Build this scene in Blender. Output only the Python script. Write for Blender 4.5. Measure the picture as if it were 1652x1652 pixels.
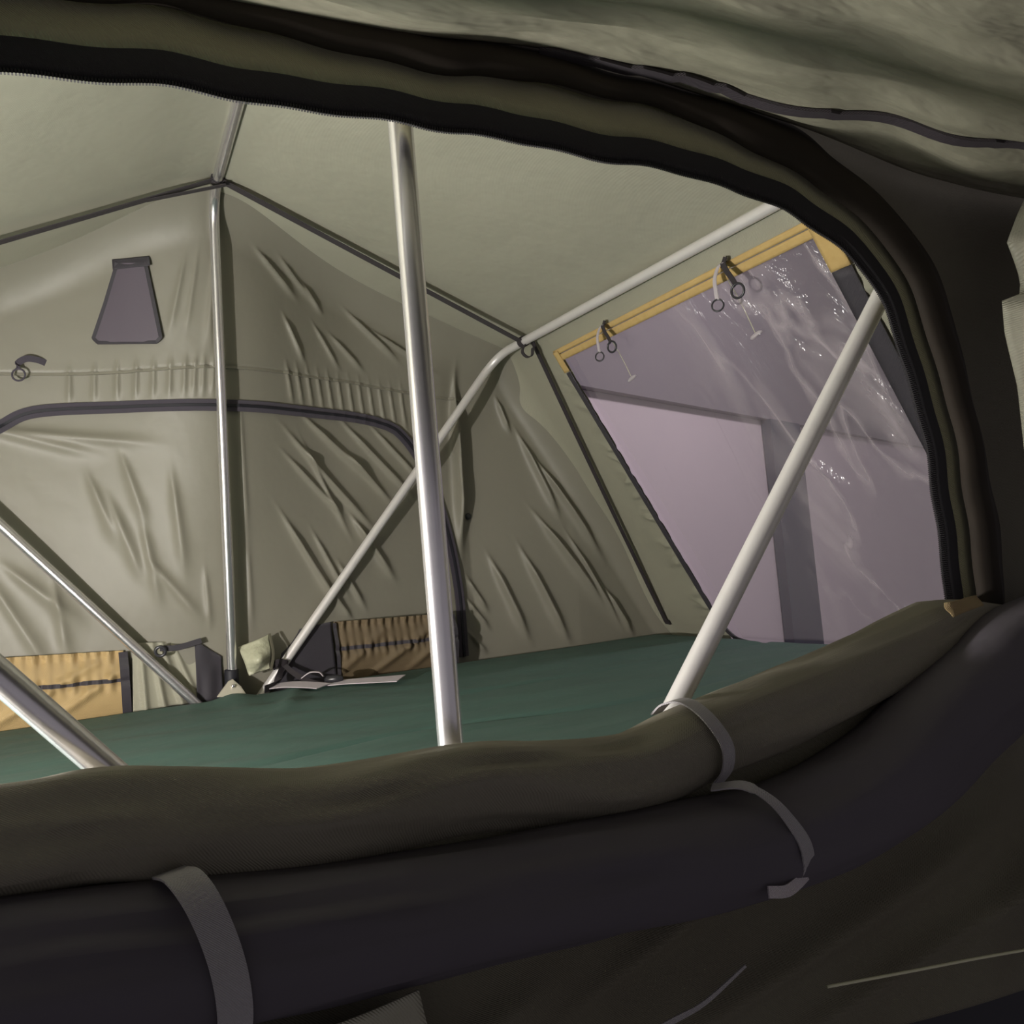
import bpy, math, random
import numpy as np
from mathutils import Vector, Matrix

# ------------------------------------------------------------------ camera, world, lights, exposure
scene = bpy.context.scene
for o in list(bpy.data.objects):
    bpy.data.objects.remove(o)
COL = scene.collection
random.seed(4)
np.random.seed(4)

cam_d = bpy.data.cameras.new('camera')
cam = bpy.data.objects.new('camera', cam_d)
COL.objects.link(cam)
cam_d.sensor_width = 36.0
cam_d.sensor_fit = 'HORIZONTAL'
cam_d.lens = 36.0 * 1441.68 / 1652.0
cam_d.clip_start = 0.01
cr = Vector((0.894105, -0.438088, -0.093034))
cu = Vector((0.060966, -0.086739, 0.994364))
cf = Vector((0.443689, 0.894738, 0.050845))
cam.matrix_world = Matrix(((cr.x, cu.x, -cf.x, -0.2818), (cr.y, cu.y, -cf.y, -0.6921),
                           (cr.z, cu.z, -cf.z, 0.3728), (0, 0, 0, 1)))
scene.camera = cam

world = bpy.data.worlds.new('world')
scene.world = world
world.use_nodes = True
wb = world.node_tree.nodes['Background']
wb.inputs[0].default_value = (0.62, 0.575, 0.63, 1)
wb.inputs[1].default_value = 0.33

def point_light(name, loc, energy, color, radius):
    l = bpy.data.lights.new(name, 'POINT')
    l.energy = energy
    l.color = color
    l.shadow_soft_size = radius
    o = bpy.data.objects.new(name, l)
    COL.objects.link(o)
    o.location = loc
    return o
# lantern standing inside to the left of the doorway, and an added fill lamp brightening the wall outside the window
point_light('lantern_light', (-0.86, 0.12, 0.25), 66.0, (1.0, 0.945, 0.93), 0.018)
point_light('outside_fill_light', (3.2, 1.2, 2.3), 130.0, (0.97, 0.88, 0.93), 0.15)

vs = scene.view_settings
vs.view_transform = 'Standard'
vs.look = 'None'
vs.exposure = 0.0
vs.gamma = 1.0
vs.use_curve_mapping = False

# ------------------------------------------------------------------ materials
def nodemat(name, base, rough=0.6, metal=0.0, spec=0.5, noise=None, bump=None, weave=None, sheen=0.0, coat=0.0):
    m = bpy.data.materials.new(name)
    m.use_nodes = True
    nt = m.node_tree
    b = nt.nodes['Principled BSDF']
    b.inputs['Base Color'].default_value = (*base, 1)
    b.inputs['Roughness'].default_value = rough
    b.inputs['Metallic'].default_value = metal
    b.inputs['Specular IOR Level'].default_value = spec
    b.inputs['Sheen Weight'].default_value = sheen
    b.inputs['Coat Weight'].default_value = coat
    b.inputs['Coat Roughness'].default_value = 0.3
    tc = nt.nodes.new('ShaderNodeTexCoord')
    if noise:
        scale, amount, col2 = noise
        n = nt.nodes.new('ShaderNodeTexNoise')
        n.inputs['Scale'].default_value = scale
        n.inputs['Detail'].default_value = 5
        nt.links.new(tc.outputs['Object'], n.inputs['Vector'])
        r = nt.nodes.new('ShaderNodeMapRange')
        r.inputs[1].default_value = 0.35
        r.inputs[2].default_value = 0.7
        r.inputs[4].default_value = amount
        nt.links.new(n.outputs['Fac'], r.inputs[0])
        mx = nt.nodes.new('ShaderNodeMix')
        mx.data_type = 'RGBA'
        mx.inputs[6].default_value = (*base, 1)
        mx.inputs[7].default_value = (*col2, 1)
        nt.links.new(r.outputs[0], mx.inputs[0])
        nt.links.new(mx.outputs[2], b.inputs['Base Color'])
    last = None
    if bump:
        scale, dist, stretch = bump
        mp = nt.nodes.new('ShaderNodeMapping')
        mp.inputs['Scale'].default_value = stretch
        nt.links.new(tc.outputs['Object'], mp.inputs['Vector'])
        n = nt.nodes.new('ShaderNodeTexNoise')
        n.inputs['Scale'].default_value = scale
        n.inputs['Detail'].default_value = 4
        nt.links.new(mp.outputs[0], n.inputs['Vector'])
        bp = nt.nodes.new('ShaderNodeBump')
        bp.inputs['Distance'].default_value = dist
        nt.links.new(n.outputs['Fac'], bp.inputs['Height'])
        last = bp
    if weave:
        scale, dist = weave
        w1 = nt.nodes.new('ShaderNodeTexWave')
        w1.bands_direction = 'DIAGONAL'
        w1.inputs['Scale'].default_value = scale
        w1.inputs['Distortion'].default_value = 0.6
        nt.links.new(tc.outputs['Object'], w1.inputs['Vector'])
        bp = nt.nodes.new('ShaderNodeBump')
        bp.inputs['Distance'].default_value = dist
        nt.links.new(w1.outputs['Fac'], bp.inputs['Height'])
        if last:
            nt.links.new(last.outputs[0], bp.inputs['Normal'])
        last = bp
    if last:
        nt.links.new(last.outputs[0], b.inputs['Normal'])
    return m

M = {}
M['canvas'] = nodemat('sage_canvas', (0.36, 0.35, 0.268), 0.50, noise=(3.0, 0.35, (0.33, 0.32, 0.245)),
                      bump=(6, 0.008, (1, 1, 1)), weave=(260, 0.0004))
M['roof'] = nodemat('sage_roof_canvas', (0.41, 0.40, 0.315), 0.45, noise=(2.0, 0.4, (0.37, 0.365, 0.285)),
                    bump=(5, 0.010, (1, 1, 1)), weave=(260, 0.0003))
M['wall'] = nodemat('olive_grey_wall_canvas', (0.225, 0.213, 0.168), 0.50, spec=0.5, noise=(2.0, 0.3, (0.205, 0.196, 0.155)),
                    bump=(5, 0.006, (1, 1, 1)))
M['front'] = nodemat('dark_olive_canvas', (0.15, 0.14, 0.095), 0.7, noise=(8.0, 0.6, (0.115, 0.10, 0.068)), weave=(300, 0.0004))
M['awning'] = nodemat('awning_canvas', (0.25, 0.242, 0.175), 0.38, spec=0.6, noise=(6.0, 0.5, (0.22, 0.21, 0.155)),
                      bump=(10, 0.02, (0.55, 1.9, 1)))
M['blackweb'] = nodemat('black_webbing', (0.042, 0.034, 0.039), 0.65, weave=(420, 0.0006))
M['zip'] = nodemat('black_zip_tape', (0.018, 0.016, 0.018), 0.6, weave=(500, 0.0004))
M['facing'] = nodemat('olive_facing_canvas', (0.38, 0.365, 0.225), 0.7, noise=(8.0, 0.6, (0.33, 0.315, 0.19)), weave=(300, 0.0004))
M['brownflap'] = nodemat('brown_black_flap', (0.034, 0.027, 0.020), 0.8, spec=0.2, noise=(18, 0.7, (0.025, 0.021, 0.016)))
M['zipdark'] = nodemat('grey_violet_zip_tape', (0.075, 0.065, 0.085), 0.6, weave=(420, 0.0005))
M['alu'] = nodemat('brushed_aluminium', (0.80, 0.78, 0.79), 0.25, metal=0.88, noise=(40, 0.5, (0.70, 0.68, 0.69)),
                   bump=(60, 0.0006, (1, 1, 0.05)))
M['alu_dull'] = nodemat('dull_aluminium', (0.80, 0.77, 0.75), 0.42, metal=0.35, noise=(40, 0.5, (0.72, 0.70, 0.68)))
M['mattress'] = nodemat('bottle_green_cover', (0.021, 0.088, 0.063), 0.62, sheen=0.15, noise=(7, 0.5, (0.018, 0.074, 0.054)),
                        bump=(16, 0.006, (0.5, 1.6, 1)), weave=(300, 0.0005))
M['tan'] = nodemat('tan_pocket_cloth', (0.50, 0.36, 0.17), 0.55, noise=(10, 0.5, (0.42, 0.29, 0.13)), weave=(300, 0.0004))
M['brown'] = nodemat('shaded_pocket_cloth', (0.17, 0.125, 0.07), 0.6, noise=(10, 0.5, (0.14, 0.10, 0.055)), weave=(300, 0.0004))  # pocket cloth made darker, its shade put into the colour
M['velcro'] = nodemat('yellow_hook_tape', (0.78, 0.55, 0.22), 0.7, noise=(60, 0.5, (0.68, 0.45, 0.16)), weave=(500, 0.0006))
M['binding'] = nodemat('dark_grey_binding', (0.055, 0.05, 0.06), 0.55, weave=(400, 0.0004))
M['whiteweb'] = nodemat('white_webbing', (0.66, 0.60, 0.63), 0.6, weave=(400, 0.0005))
M['greyweb'] = nodemat('grey_webbing', (0.42, 0.40, 0.41), 0.65, weave=(400, 0.0005))
M['rolltop'] = nodemat('rolled_olive_canvas', (0.25, 0.23, 0.175), 0.7, noise=(9, 0.6, (0.21, 0.195, 0.145)), bump=(10, 0.01, (0.4, 1, 1)), weave=(300, 0.0004))
M['rollmesh'] = nodemat('rolled_black_mesh', (0.092, 0.082, 0.096), 0.75, noise=(9, 0.5, (0.078, 0.070, 0.082)), bump=(12, 0.008, (0.4, 1, 1)))
M['metal'] = nodemat('dark_steel', (0.16, 0.15, 0.16), 0.35, metal=1.0)
M['ring'] = nodemat('black_coated_ring', (0.03, 0.03, 0.035), 0.3)
M['hinge'] = nodemat('pale_hinge_plate', (0.62, 0.58, 0.48), 0.35, metal=0.4)
M['palecanvas'] = nodemat('pale_olive_flap', (0.46, 0.46, 0.33), 0.35, bump=(25, 0.01, (1, 1, 1)))
M['tag'] = nodemat('tan_label', (0.34, 0.25, 0.12), 0.7, weave=(500, 0.0004))
M['cord'] = nodemat('pale_cord', (0.62, 0.62, 0.42), 0.5)
M['black'] = nodemat('black_board', (0.012, 0.012, 0.018), 0.6)
M['base'] = nodemat('base_board', (0.09, 0.085, 0.075), 0.7)
M['mauvewall'] = nodemat('mauve_plaster', (0.62, 0.53, 0.57), 0.85, noise=(2, 0.3, (0.55, 0.48, 0.52)))
M['greybeam'] = nodemat('grey_violet_paint', (0.20, 0.175, 0.20), 0.7)
M['navy'] = nodemat('slate_blue_paint', (0.04, 0.04, 0.07), 0.6)
M['concrete'] = nodemat('concrete', (0.25, 0.24, 0.24), 0.8, noise=(5, 0.5, (0.2, 0.19, 0.19)))

def sheer(name, diff, transp, gloss_rough, gloss, crease_scale=None, bump_dist=0.0):
    """thin see-through sheet: part transparent, part scattered, part mirror"""
    m = bpy.data.materials.new(name)
    m.use_nodes = True
    nt = m.node_tree
    nt.nodes.remove(nt.nodes['Principled BSDF'])
    out = nt.nodes['Material Output']
    tr = nt.nodes.new('ShaderNodeBsdfTransparent')
    df = nt.nodes.new('ShaderNodeBsdfDiffuse')
    df.inputs[0].default_value = (*diff, 1)
    gl = nt.nodes.new('ShaderNodeBsdfGlossy')
    gl.inputs['Roughness'].default_value = gloss_rough
    m1 = nt.nodes.new('ShaderNodeMixShader')
    m2 = nt.nodes.new('ShaderNodeMixShader')
    nt.links.new(tr.outputs[0], m1.inputs[1])
    nt.links.new(df.outputs[0], m1.inputs[2])
    nt.links.new(m1.outputs[0], m2.inputs[1])
    nt.links.new(gl.outputs[0], m2.inputs[2])
    nt.links.new(m2.outputs[0], out.inputs[0])
    m1.inputs[0].default_value = 1 - transp
    m2.inputs[0].default_value = gloss
    if crease_scale:
        tc = nt.nodes.new('ShaderNodeTexCoord')
        mp = nt.nodes.new('ShaderNodeMapping')
        mp.inputs['Rotation'].default_value = (0.75, 0, 0)
        mp.inputs['Scale'].default_value = (0.5, 1.5, 0.45)
        nt.links.new(tc.outputs['Object'], mp.inputs[0])
        n = nt.nodes.new('ShaderNodeTexNoise')
        n.inputs['Scale'].default_value = crease_scale
        n.inputs['Detail'].default_value = 6
        n.inputs['Roughness'].default_value = 0.55
        n.inputs['Distortion'].default_value = 0.8
        nt.links.new(mp.outputs[0], n.inputs[0])
        # whitened creases where the sheet has been folded
        cr_ = nt.nodes.new('ShaderNodeMapRange')
        cr_.inputs[1].default_value = 0.50
        cr_.inputs[2].default_value = 0.68
        cr_.inputs[3].default_value = 1 - transp
        cr_.inputs[4].default_value = min(1.0, 1 - transp + 0.42)
        nt.links.new(n.outputs['Fac'], cr_.inputs[0])
        # more creased towards the lower corner beside the doorway
        sp = nt.nodes.new('ShaderNodeSeparateXYZ')
        nt.links.new(tc.outputs['Object'], sp.inputs[0])
        g = nt.nodes.new('ShaderNodeMapRange')
        g.inputs[1].default_value = 0.85
        g.inputs[2].default_value = 0.52
        nt.links.new(sp.outputs[1], g.inputs[0])
        mxx = nt.nodes.new('ShaderNodeMix')
        mxx.data_type = 'FLOAT'
        mxx.inputs[2].default_value = 1 - transp
        nt.links.new(g.outputs[0], mxx.inputs[0])
        # thin whitened fold lines
        n2 = nt.nodes.new('ShaderNodeTexNoise')
        n2.inputs['Scale'].default_value = 4.2
        n2.inputs['Detail'].default_value = 3
        n2.inputs['Distortion'].default_value = 0.4
        nt.links.new(mp.outputs[0], n2.inputs[0])
        sb = nt.nodes.new('ShaderNodeMath')
        sb.operation = 'SUBTRACT'
        sb.inputs[1].default_value = 0.5
        nt.links.new(n2.outputs['Fac'], sb.inputs[0])
        ab = nt.nodes.new('ShaderNodeMath')
        ab.operation = 'ABSOLUTE'
        nt.links.new(sb.outputs[0], ab.inputs[0])
        fl_ = nt.nodes.new('ShaderNodeMapRange')
        fl_.inputs[1].default_value = 0.0
        fl_.inputs[2].default_value = 0.03
        fl_.inputs[3].default_value = 0.30
        fl_.inputs[4].default_value = 0.0
        nt.links.new(ab.outputs[0], fl_.inputs[0])
        ad = nt.nodes.new('ShaderNodeMath')
        ad.operation = 'ADD'
        nt.links.new(cr_.outputs[0], ad.inputs[0])
        nt.links.new(fl_.outputs[0], ad.inputs[1])
        nt.links.new(ad.outputs[0], mxx.inputs[3])
        nt.links.new(mxx.outputs[0], m1.inputs[0])
        bp = nt.nodes.new('ShaderNodeBump')
        bp.inputs['Distance'].default_value = bump_dist
        nt.links.new(n.outputs['Fac'], bp.inputs['Height'])
        st_ = nt.nodes.new('ShaderNodeMath')
        st_.operation = 'MULTIPLY_ADD'
        st_.inputs[1].default_value = 0.9
        st_.inputs[2].default_value = 0.1
        nt.links.new(g.outputs[0], st_.inputs[0])
        nt.links.new(st_.outputs[0], bp.inputs['Strength'])
        nt.links.new(bp.outputs[0], gl.inputs['Normal'])
    return m
M['pane'] = sheer('creased_clear_plastic', (0.62, 0.55, 0.58), 0.90, 0.18, 0.06, 4.5, 0.07)
M['screen'] = sheer('fine_insect_mesh', (0.50, 0.44, 0.48), 0.87, 0.5, 0.0)
M['ventmesh'] = sheer('dark_vent_mesh', (0.13, 0.11, 0.135), 0.10, 0.5, 0.02)

# ------------------------------------------------------------------ helpers
def mesh_obj(name, verts, faces, mat, parent=None, smooth=True):
    me = bpy.data.meshes.new(name)
    me.from_pydata([tuple(map(float, v)) for v in verts], [], faces)
    if smooth:
        me.polygons.foreach_set('use_smooth', [True] * len(me.polygons))
    me.materials.append(mat)
    o = bpy.data.objects.new(name, me)
    COL.objects.link(o)
    if parent:
        o.parent = parent
    return o

def empty(name, loc=(0, 0, 0)):
    o = bpy.data.objects.new(name, None)
    COL.objects.link(o)
    o.location = loc
    o.empty_display_size = 0.05
    return o

def tag(o, label, cat, group=None):
    o['label'] = label
    o['category'] = cat
    if group:
        o['group'] = group
    return o

def struct(o, label=None):
    o['kind'] = 'structure'
    if label:
        o['label'] = label
    return o

def child(o, parent):
    o.parent = parent
    o.matrix_parent_inverse = Matrix.Translation(-Vector(parent.location))
    return o

def grid_obj(name, P, mat, parent=None, keep=None, thick=0.0):
    """P: array (rows, cols, 3)"""
    R, C = P.shape[:2]
    idx = np.arange(R * C).reshape(R, C)
    f = np.stack([idx[:-1, :-1], idx[:-1, 1:], idx[1:, 1:], idx[1:, :-1]], -1)
    if keep is not None:
        f = f[keep]
    f = f.reshape(-1, 4)
    used = np.unique(f)
    remap = -np.ones(R * C, int)
    remap[used] = np.arange(len(used))
    o = mesh_obj(name, P.reshape(-1, 3)[used].tolist(), remap[f].tolist(), mat, None)
    if thick:
        md = o.modifiers.new('cloth_thickness', 'SOLIDIFY')
        md.thickness = thick
        md.offset = 0
    if parent:
        child(o, parent)
    return o

def smooth_line(pts, n, closed=False):
    """Catmull-Rom through pts, n samples"""
    p = np.array(pts, float)
    ext = np.vstack([2 * p[0] - p[1], p, 2 * p[-1] - p[-2]])
    seg = len(p) - 1
    d = np.linalg.norm(np.diff(p, axis=0), axis=1)
    cum = np.concatenate([[0], np.cumsum(d)])
    out = []
    for s in np.linspace(0, cum[-1], n):
        i = min(int(np.searchsorted(cum, s, side='right') - 1), seg - 1)
        t = (s - cum[i]) / max(d[i], 1e-9)
        a, b, c, e = ext[i], ext[i + 1], ext[i + 2], ext[i + 3]
        out.append(0.5 * (2 * b + (c - a) * t + (2 * a - 5 * b + 4 * c - e) * t * t + (3 * b - a - 3 * c + e) * t ** 3))
    return np.array(out)

def frames(line, up=(0, 0, 1)):
    t = np.gradient(line, axis=0)
    t /= np.linalg.norm(t, axis=1)[:, None]
    n = np.array(up, float) - t[0] * np.dot(up, t[0])
    if np.linalg.norm(n) < 1e-6:
        n = np.array([1.0, 0, 0]) - t[0] * t[0][0]
    n /= np.linalg.norm(n)
    N = []
    for i in range(len(line)):
        n = n - t[i] * np.dot(n, t[i])
        n /= np.linalg.norm(n)
        N.append(n.copy())
    N = np.array(N)
    return t, N, np.cross(t, N)

def tube(name, line, rad, mat, parent=None, seg=16, cap=True, up=(0, 0, 1), radfun=None):
    line = np.array(line, float)
    t, N, B = frames(line, up)
    a = np.linspace(0, 2 * math.pi, seg, endpoint=False)
    vs_, fs = [], []
    for i in range(len(line)):
        rr = rad[i] if hasattr(rad, '__len__') else rad
        for k in range(seg):
            q = radfun(i, a[k]) if radfun else rr
            vs_.append(line[i] + (N[i] * math.cos(a[k]) + B[i] * math.sin(a[k])) * q)
    for i in range(len(line) - 1):
        for k in range(seg):
            fs.append((i * seg + k, i * seg + (k + 1) % seg, (i + 1) * seg + (k + 1) % seg, (i + 1) * seg + k))
    if cap:
        fs.append(tuple(range(seg))[::-1])
        fs.append(tuple((len(line) - 1) * seg + k for k in range(seg)))
    o = mesh_obj(name, vs_, fs, mat)
    if parent:
        child(o, parent)
    return o

def ribbon(name, line, wdir, width, thick, mat, parent=None):
    """flat webbing with thickness: line of points, width directions (one or per point)"""
    line = np.array(line, float)
    t = np.gradient(line, axis=0)
    t /= np.linalg.norm(t, axis=1)[:, None]
    wd = np.array(wdir, float)
    if wd.ndim == 1:
        wd = np.repeat(wd[None], len(line), 0)
    wd = wd - t * np.sum(wd * t, 1)[:, None]
    wd /= np.linalg.norm(wd, axis=1)[:, None]
    nn = np.cross(t, wd)
    w = np.array(width, float) * np.ones(len(line))
    vs_, fs = [], []
    for i in range(len(line)):
        a = wd[i] * w[i] / 2
        b = nn[i] * thick / 2
        vs_ += [line[i] - a - b, line[i] + a - b, line[i] + a + b, line[i] - a + b]
    for i in range(len(line) - 1):
        for k in range(4):
            fs.append((i * 4 + k, i * 4 + (k + 1) % 4, i * 4 + 4 + (k + 1) % 4, i * 4 + 4 + k))
    fs.append((3, 2, 1, 0))
    e = (len(line) - 1) * 4
    fs.append((e, e + 1, e + 2, e + 3))
    o = mesh_obj(name, vs_, fs, mat, smooth=False)
    if parent:
        child(o, parent)
    return o

def box(name, lo, hi, mat, parent=None, bevel=0.0):
    x0, y0, z0 = lo
    x1, y1, z1 = hi
    v = [(x0, y0, z0), (x1, y0, z0), (x1, y1, z0), (x0, y1, z0), (x0, y0, z1), (x1, y0, z1), (x1, y1, z1), (x0, y1, z1)]
    f = [(3, 2, 1, 0), (4, 5, 6, 7), (0, 1, 5, 4), (1, 2, 6, 5), (2, 3, 7, 6), (3, 0, 4, 7)]
    o = mesh_obj(name, v, f, mat, smooth=False)
    if bevel:
        md = o.modifiers.new('bevel', 'BEVEL')
        md.width = bevel
        md.segments = 3
    if parent:
        child(o, parent)
    return o

def torus(name, c, n, R, r, mat, parent=None, seg=28):
    n = np.array(n, float)
    n /= np.linalg.norm(n)
    a = np.cross(n, (0, 0, 1.0))
    if np.linalg.norm(a) < 1e-3:
        a = np.array([1.0, 0, 0])
    a /= np.linalg.norm(a)
    b = np.cross(n, a)
    vs_, fs = [], []
    for i in range(seg):
        th = 2 * math.pi * i / seg
        d = a * math.cos(th) + b * math.sin(th)
        for k in range(8):
            ph = 2 * math.pi * k / 8
            vs_.append(np.array(c) + d * (R + r * math.cos(ph)) + n * r * math.sin(ph))
    for i in range(seg):
        for k in range(8):
            j = (i + 1) % seg
            fs.append((i * 8 + k, j * 8 + k, j * 8 + (k + 1) % 8, i * 8 + (k + 1) % 8))
    o = mesh_obj(name, vs_, fs, mat)
    if parent:
        child(o, parent)
    return o

def wob(a, b, seed, freqs=(3, 7, 15), amps=(1, .5, .25)):
    """smooth pseudo noise in two coordinates"""
    rs = np.random.RandomState(seed)
    s = 0
    for f, am in zip(freqs, amps):
        for _ in range(4):
            th = rs.uniform(0, 2 * math.pi)
            s = s + am * 0.5 * np.sin(f * (a * math.cos(th) + b * math.sin(th)) * rs.uniform(.7, 1.4) + rs.uniform(0, 6.28))
    return s

def sstep(x):
    x = np.clip(x, 0, 1)
    return x * x * (3 - 2 * x)

# ------------------------------------------------------------------ tent shell (profile in x,z; hinge line at x=0, z=0; doorway wall at y=-0.04, back wall at y=1.43)
PROFILE = np.array([(-1.235, 0.10), (-0.77, 0.912), (0.015, 1.199), (0.768, 0.914), (1.235, 0.10)])

def ztop(x):
    return np.interp(x, PROFILE[:, 0], PROFILE[:, 1]) - 0.012 * np.exp(-((np.asarray(x) - 0.015) / 0.05) ** 2)

def back_y(x, z):
    """smooth back wall: upright below the seam, leaning in above it, rounded into the roof"""
    h = np.clip(1 - (ztop(x) - z) / 0.09, 0, 1)
    lean = 0.155 * np.exp(-((x - 0.02) / 0.24) ** 2) + 0.030      # drawn in over the upright hoop leg
    y = 1.440 - lean * z - 0.05 * h * h
    bulge = np.interp(x, [-0.6, -0.2, 0.05, 0.35, 0.60, 0.66, 0.95, 1.25], [0.0, 0.0, 0.0, 0.012, 0.035, 0.050, 0.0, -0.02])
    return y + bulge * sstep((0.95 - z) / 0.2)

def seam_z(x):
    return np.interp(x, [-1.3, -0.39, -0.16, 0.165, 0.343, 0.585, 1.3], [0.86, 0.852, 0.842, 0.842, 0.837, 0.806, 0.74])

CREASES = [
    (0.226, 0.744, 0.394, 0.595, 9), (0.327, 0.736, 0.503, 0.551, 8), (0.181, 0.707, 0.384, 0.48, 9), (0.171, 0.658, 0.31, 0.511, 7),
    (0.156, 0.521, 0.291, 0.285, 9), (0.322, 0.67, 0.443, 0.537, 7), (0.331, 0.51, 0.431, 0.352, 10), (0.269, 0.329, 0.313, 0.264, 6),
    (0.291, 0.397, 0.349, 0.287, 7), (0.405, 0.727, 0.524, 0.597, 6), (0.217, 0.685, 0.32, 0.47, 6), (0.23, 0.476, 0.307, 0.32, 6),
    (0.12, 1.097, 0.212, 1.016, 7), (0.176, 1.091, 0.254, 1.018, 6), (0.233, 1.051, 0.282, 0.991, 6), (0.182, 0.968, 0.229, 0.871, 6),
    (0.304, 0.941, 0.384, 0.866, 6), (0.349, 1.004, 0.479, 0.895, 7), (0.259, 0.961, 0.321, 0.865, 5), (0.412, 0.965, 0.581, 0.867, 6),
    (0.033, 1.093, 0.001, 0.876, 7), (0.021, 1.018, 0.011, 0.876, 5), (-0.031, 1.065, -0.068, 0.913, 8), (-0.004, 1.079, -0.035, 0.914, 6),
    (-0.192, 0.543, -0.159, 0.432, 10), (-0.137, 0.489, -0.122, 0.378, 9), (-0.114, 0.413, -0.049, 0.321, 9), (-0.022, 0.41, -0.017, 0.284, 8),
    (-0.232, 0.603, -0.201, 0.507, 9), (-0.076, 0.582, -0.066, 0.442, 9), (-0.167, 0.641, -0.142, 0.544, 8), (-0.383, 0.429, -0.296, 0.342, 11),
    (-0.418, 0.394, -0.358, 0.272, 10), (-0.316, 0.384, -0.305, 0.278, 9), (-0.354, 0.728, -0.164, 0.696, 9), (-0.4, 0.729, -0.263, 0.686, 9),
    (0.073, 0.459, 0.073, 0.273, 7), (0.069, 0.777, 0.074, 0.473, 6), (0.86, 0.63, 1.022, 0.366, 12), (0.851, 0.477, 1.027, 0.214, 13),
    (1.033, 0.263, 1.106, 0.131, 10), (0.8, 0.389, 0.91, 0.136, 12), (0.643, 0.331, 0.692, 0.239, 8), (0.637, 0.274, 0.694, 0.192, 8),
    (0.634, 0.191, 0.682, 0.129, 7), (0.762, 0.802, 0.793, 0.711, 8), (0.818, 0.702, 0.909, 0.478, 11), (0.711, 0.376, 0.798, 0.155, 12),
    (0.94, 0.408, 1.071, 0.156, 9),
]
GATHERS = [
    (-0.261, 0.858, -0.267, 0.794, 5), (-0.213, 0.858, -0.22, 0.793, 5), (-0.17, 0.859, -0.176, 0.793, 5), (-0.133, 0.859, -0.14, 0.793, 5),
    (-0.1, 0.859, -0.107, 0.792, 5), (-0.068, 0.859, -0.075, 0.792, 5), (-0.039, 0.86, -0.046, 0.792, 5), (-0.019, 0.86, -0.027, 0.792, 5),
    (-0.002, 0.86, -0.009, 0.792, 5), (0.018, 0.86, 0.011, 0.792, 5), (0.036, 0.86, 0.029, 0.792, 5), (0.182, 0.861, 0.196, 0.783, 5),
    (0.208, 0.859, 0.222, 0.778, 5), (0.235, 0.856, 0.248, 0.773, 5), (0.262, 0.853, 0.275, 0.769, 5), (0.289, 0.851, 0.302, 0.764, 5),
    (0.317, 0.848, 0.329, 0.759, 5), (0.345, 0.845, 0.357, 0.754, 5), (0.373, 0.842, 0.385, 0.749, 5), (0.401, 0.839, 0.413, 0.744, 5),
    (0.429, 0.836, 0.442, 0.738, 5), (0.458, 0.833, 0.471, 0.733, 5), (0.488, 0.83, 0.5, 0.728, 5), (0.517, 0.827, 0.53, 0.723, 5),
]


def line_bump(x, z, x0, z0, x1, z1, sig):
    dx, dz = x1 - x0, z1 - z0
    L = math.hypot(dx, dz)
    t = ((x - x0) * dx + (z - z0) * dz) / L ** 2
    d = ((x - x0) * dz - (z - z0) * dx) / L
    env = np.clip((t + 0.25) / 0.55, 0, 1) ** 1.5 * np.clip((1.25 - t) / 0.55, 0, 1) ** 1.5
    sg = sig * (0.65 + 0.7 * np.clip(t, 0, 1))
    return sstep(env) / (1 + (d / sg) ** 2) ** 2

def back_disp(x, z):
    """folds of the back wall, positive into the tent"""
    s = 0.004 * wob(x, z, 11, (5, 11), (1, .4))
    for (x0, z0, x1, z1, w) in CREASES:
        sig = w * (0.0010 if x0 > -0.05 else 0.0016)
        if x0 < -0.05:
            x0, z0, x1, z1 = x0 - 0.3 * (x1 - x0), z0 - 0.3 * (z1 - z0), x1 + 0.3 * (x1 - x0), z1 + 0.3 * (z1 - z0)
        s = s + (1.9 if 0.1 < x0 < 0.62 else 1.7 if x0 > 0.62 else 0.7) * sig * line_bump(x, z, x0, z0, x1, z1, sig)
    for (x0, z0, x1, z1, w) in GATHERS:
        s = s + 0.0060 * line_bump(x, z, x0, z0 + 0.004, x1, z1 - 0.01, 0.0055)
    s = s + 0.004 * sstep((z - seam_z(x)) / 0.004) * sstep((0.66 - x) / 0.08)
    # standing pleat at the edge of the door panel
    s = s + 0.045 * line_bump(x, z, 0.642, 0.84, 0.630, 0.42, 0.013)
    return s

def back_point(x, z, off=0.0):
    x = np.asarray(x, float)
    z = np.asarray(z, float)
    return np.stack([x, back_y(x, z) - back_disp(x, z) - off, z], -1)

xs = np.concatenate([np.linspace(-1.23, -0.62, 40), np.linspace(-0.615, 1.232, 520)])
rows = []
for s in np.linspace(0, 1, 260):
    z = 0.02 + s * (ztop(xs) - 0.02)
    rows.append(back_point(xs, z))
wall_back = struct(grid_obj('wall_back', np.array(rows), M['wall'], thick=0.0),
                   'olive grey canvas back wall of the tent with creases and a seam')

def roof(name, xa, xb, seed, label):
    xs_ = np.linspace(xa, xb, 90)
    P = []
    zt = ztop(xs_)
    yb = back_y(xs_, zt) - back_disp(xs_, zt)
    for s in np.linspace(0, 1, 160):
        y = -0.05 + s * (yb + 0.05)
        inner = np.sin(np.pi * s) * np.sin(np.pi * np.linspace(0, 1, 90)) 
        z = zt + inner * (0.004 * wob(xs_, y, seed, (6, 13), (1, .4)) - 0.004)
        P.append(np.stack([xs_, y, z], -1))
    return struct(grid_obj(name, np.array(P), M['roof']), label)
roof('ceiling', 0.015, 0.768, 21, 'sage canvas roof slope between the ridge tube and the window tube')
roof('ceiling_left', -0.77, 0.015, 22, 'sage canvas roof slope on the far side of the ridge tube')

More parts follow.
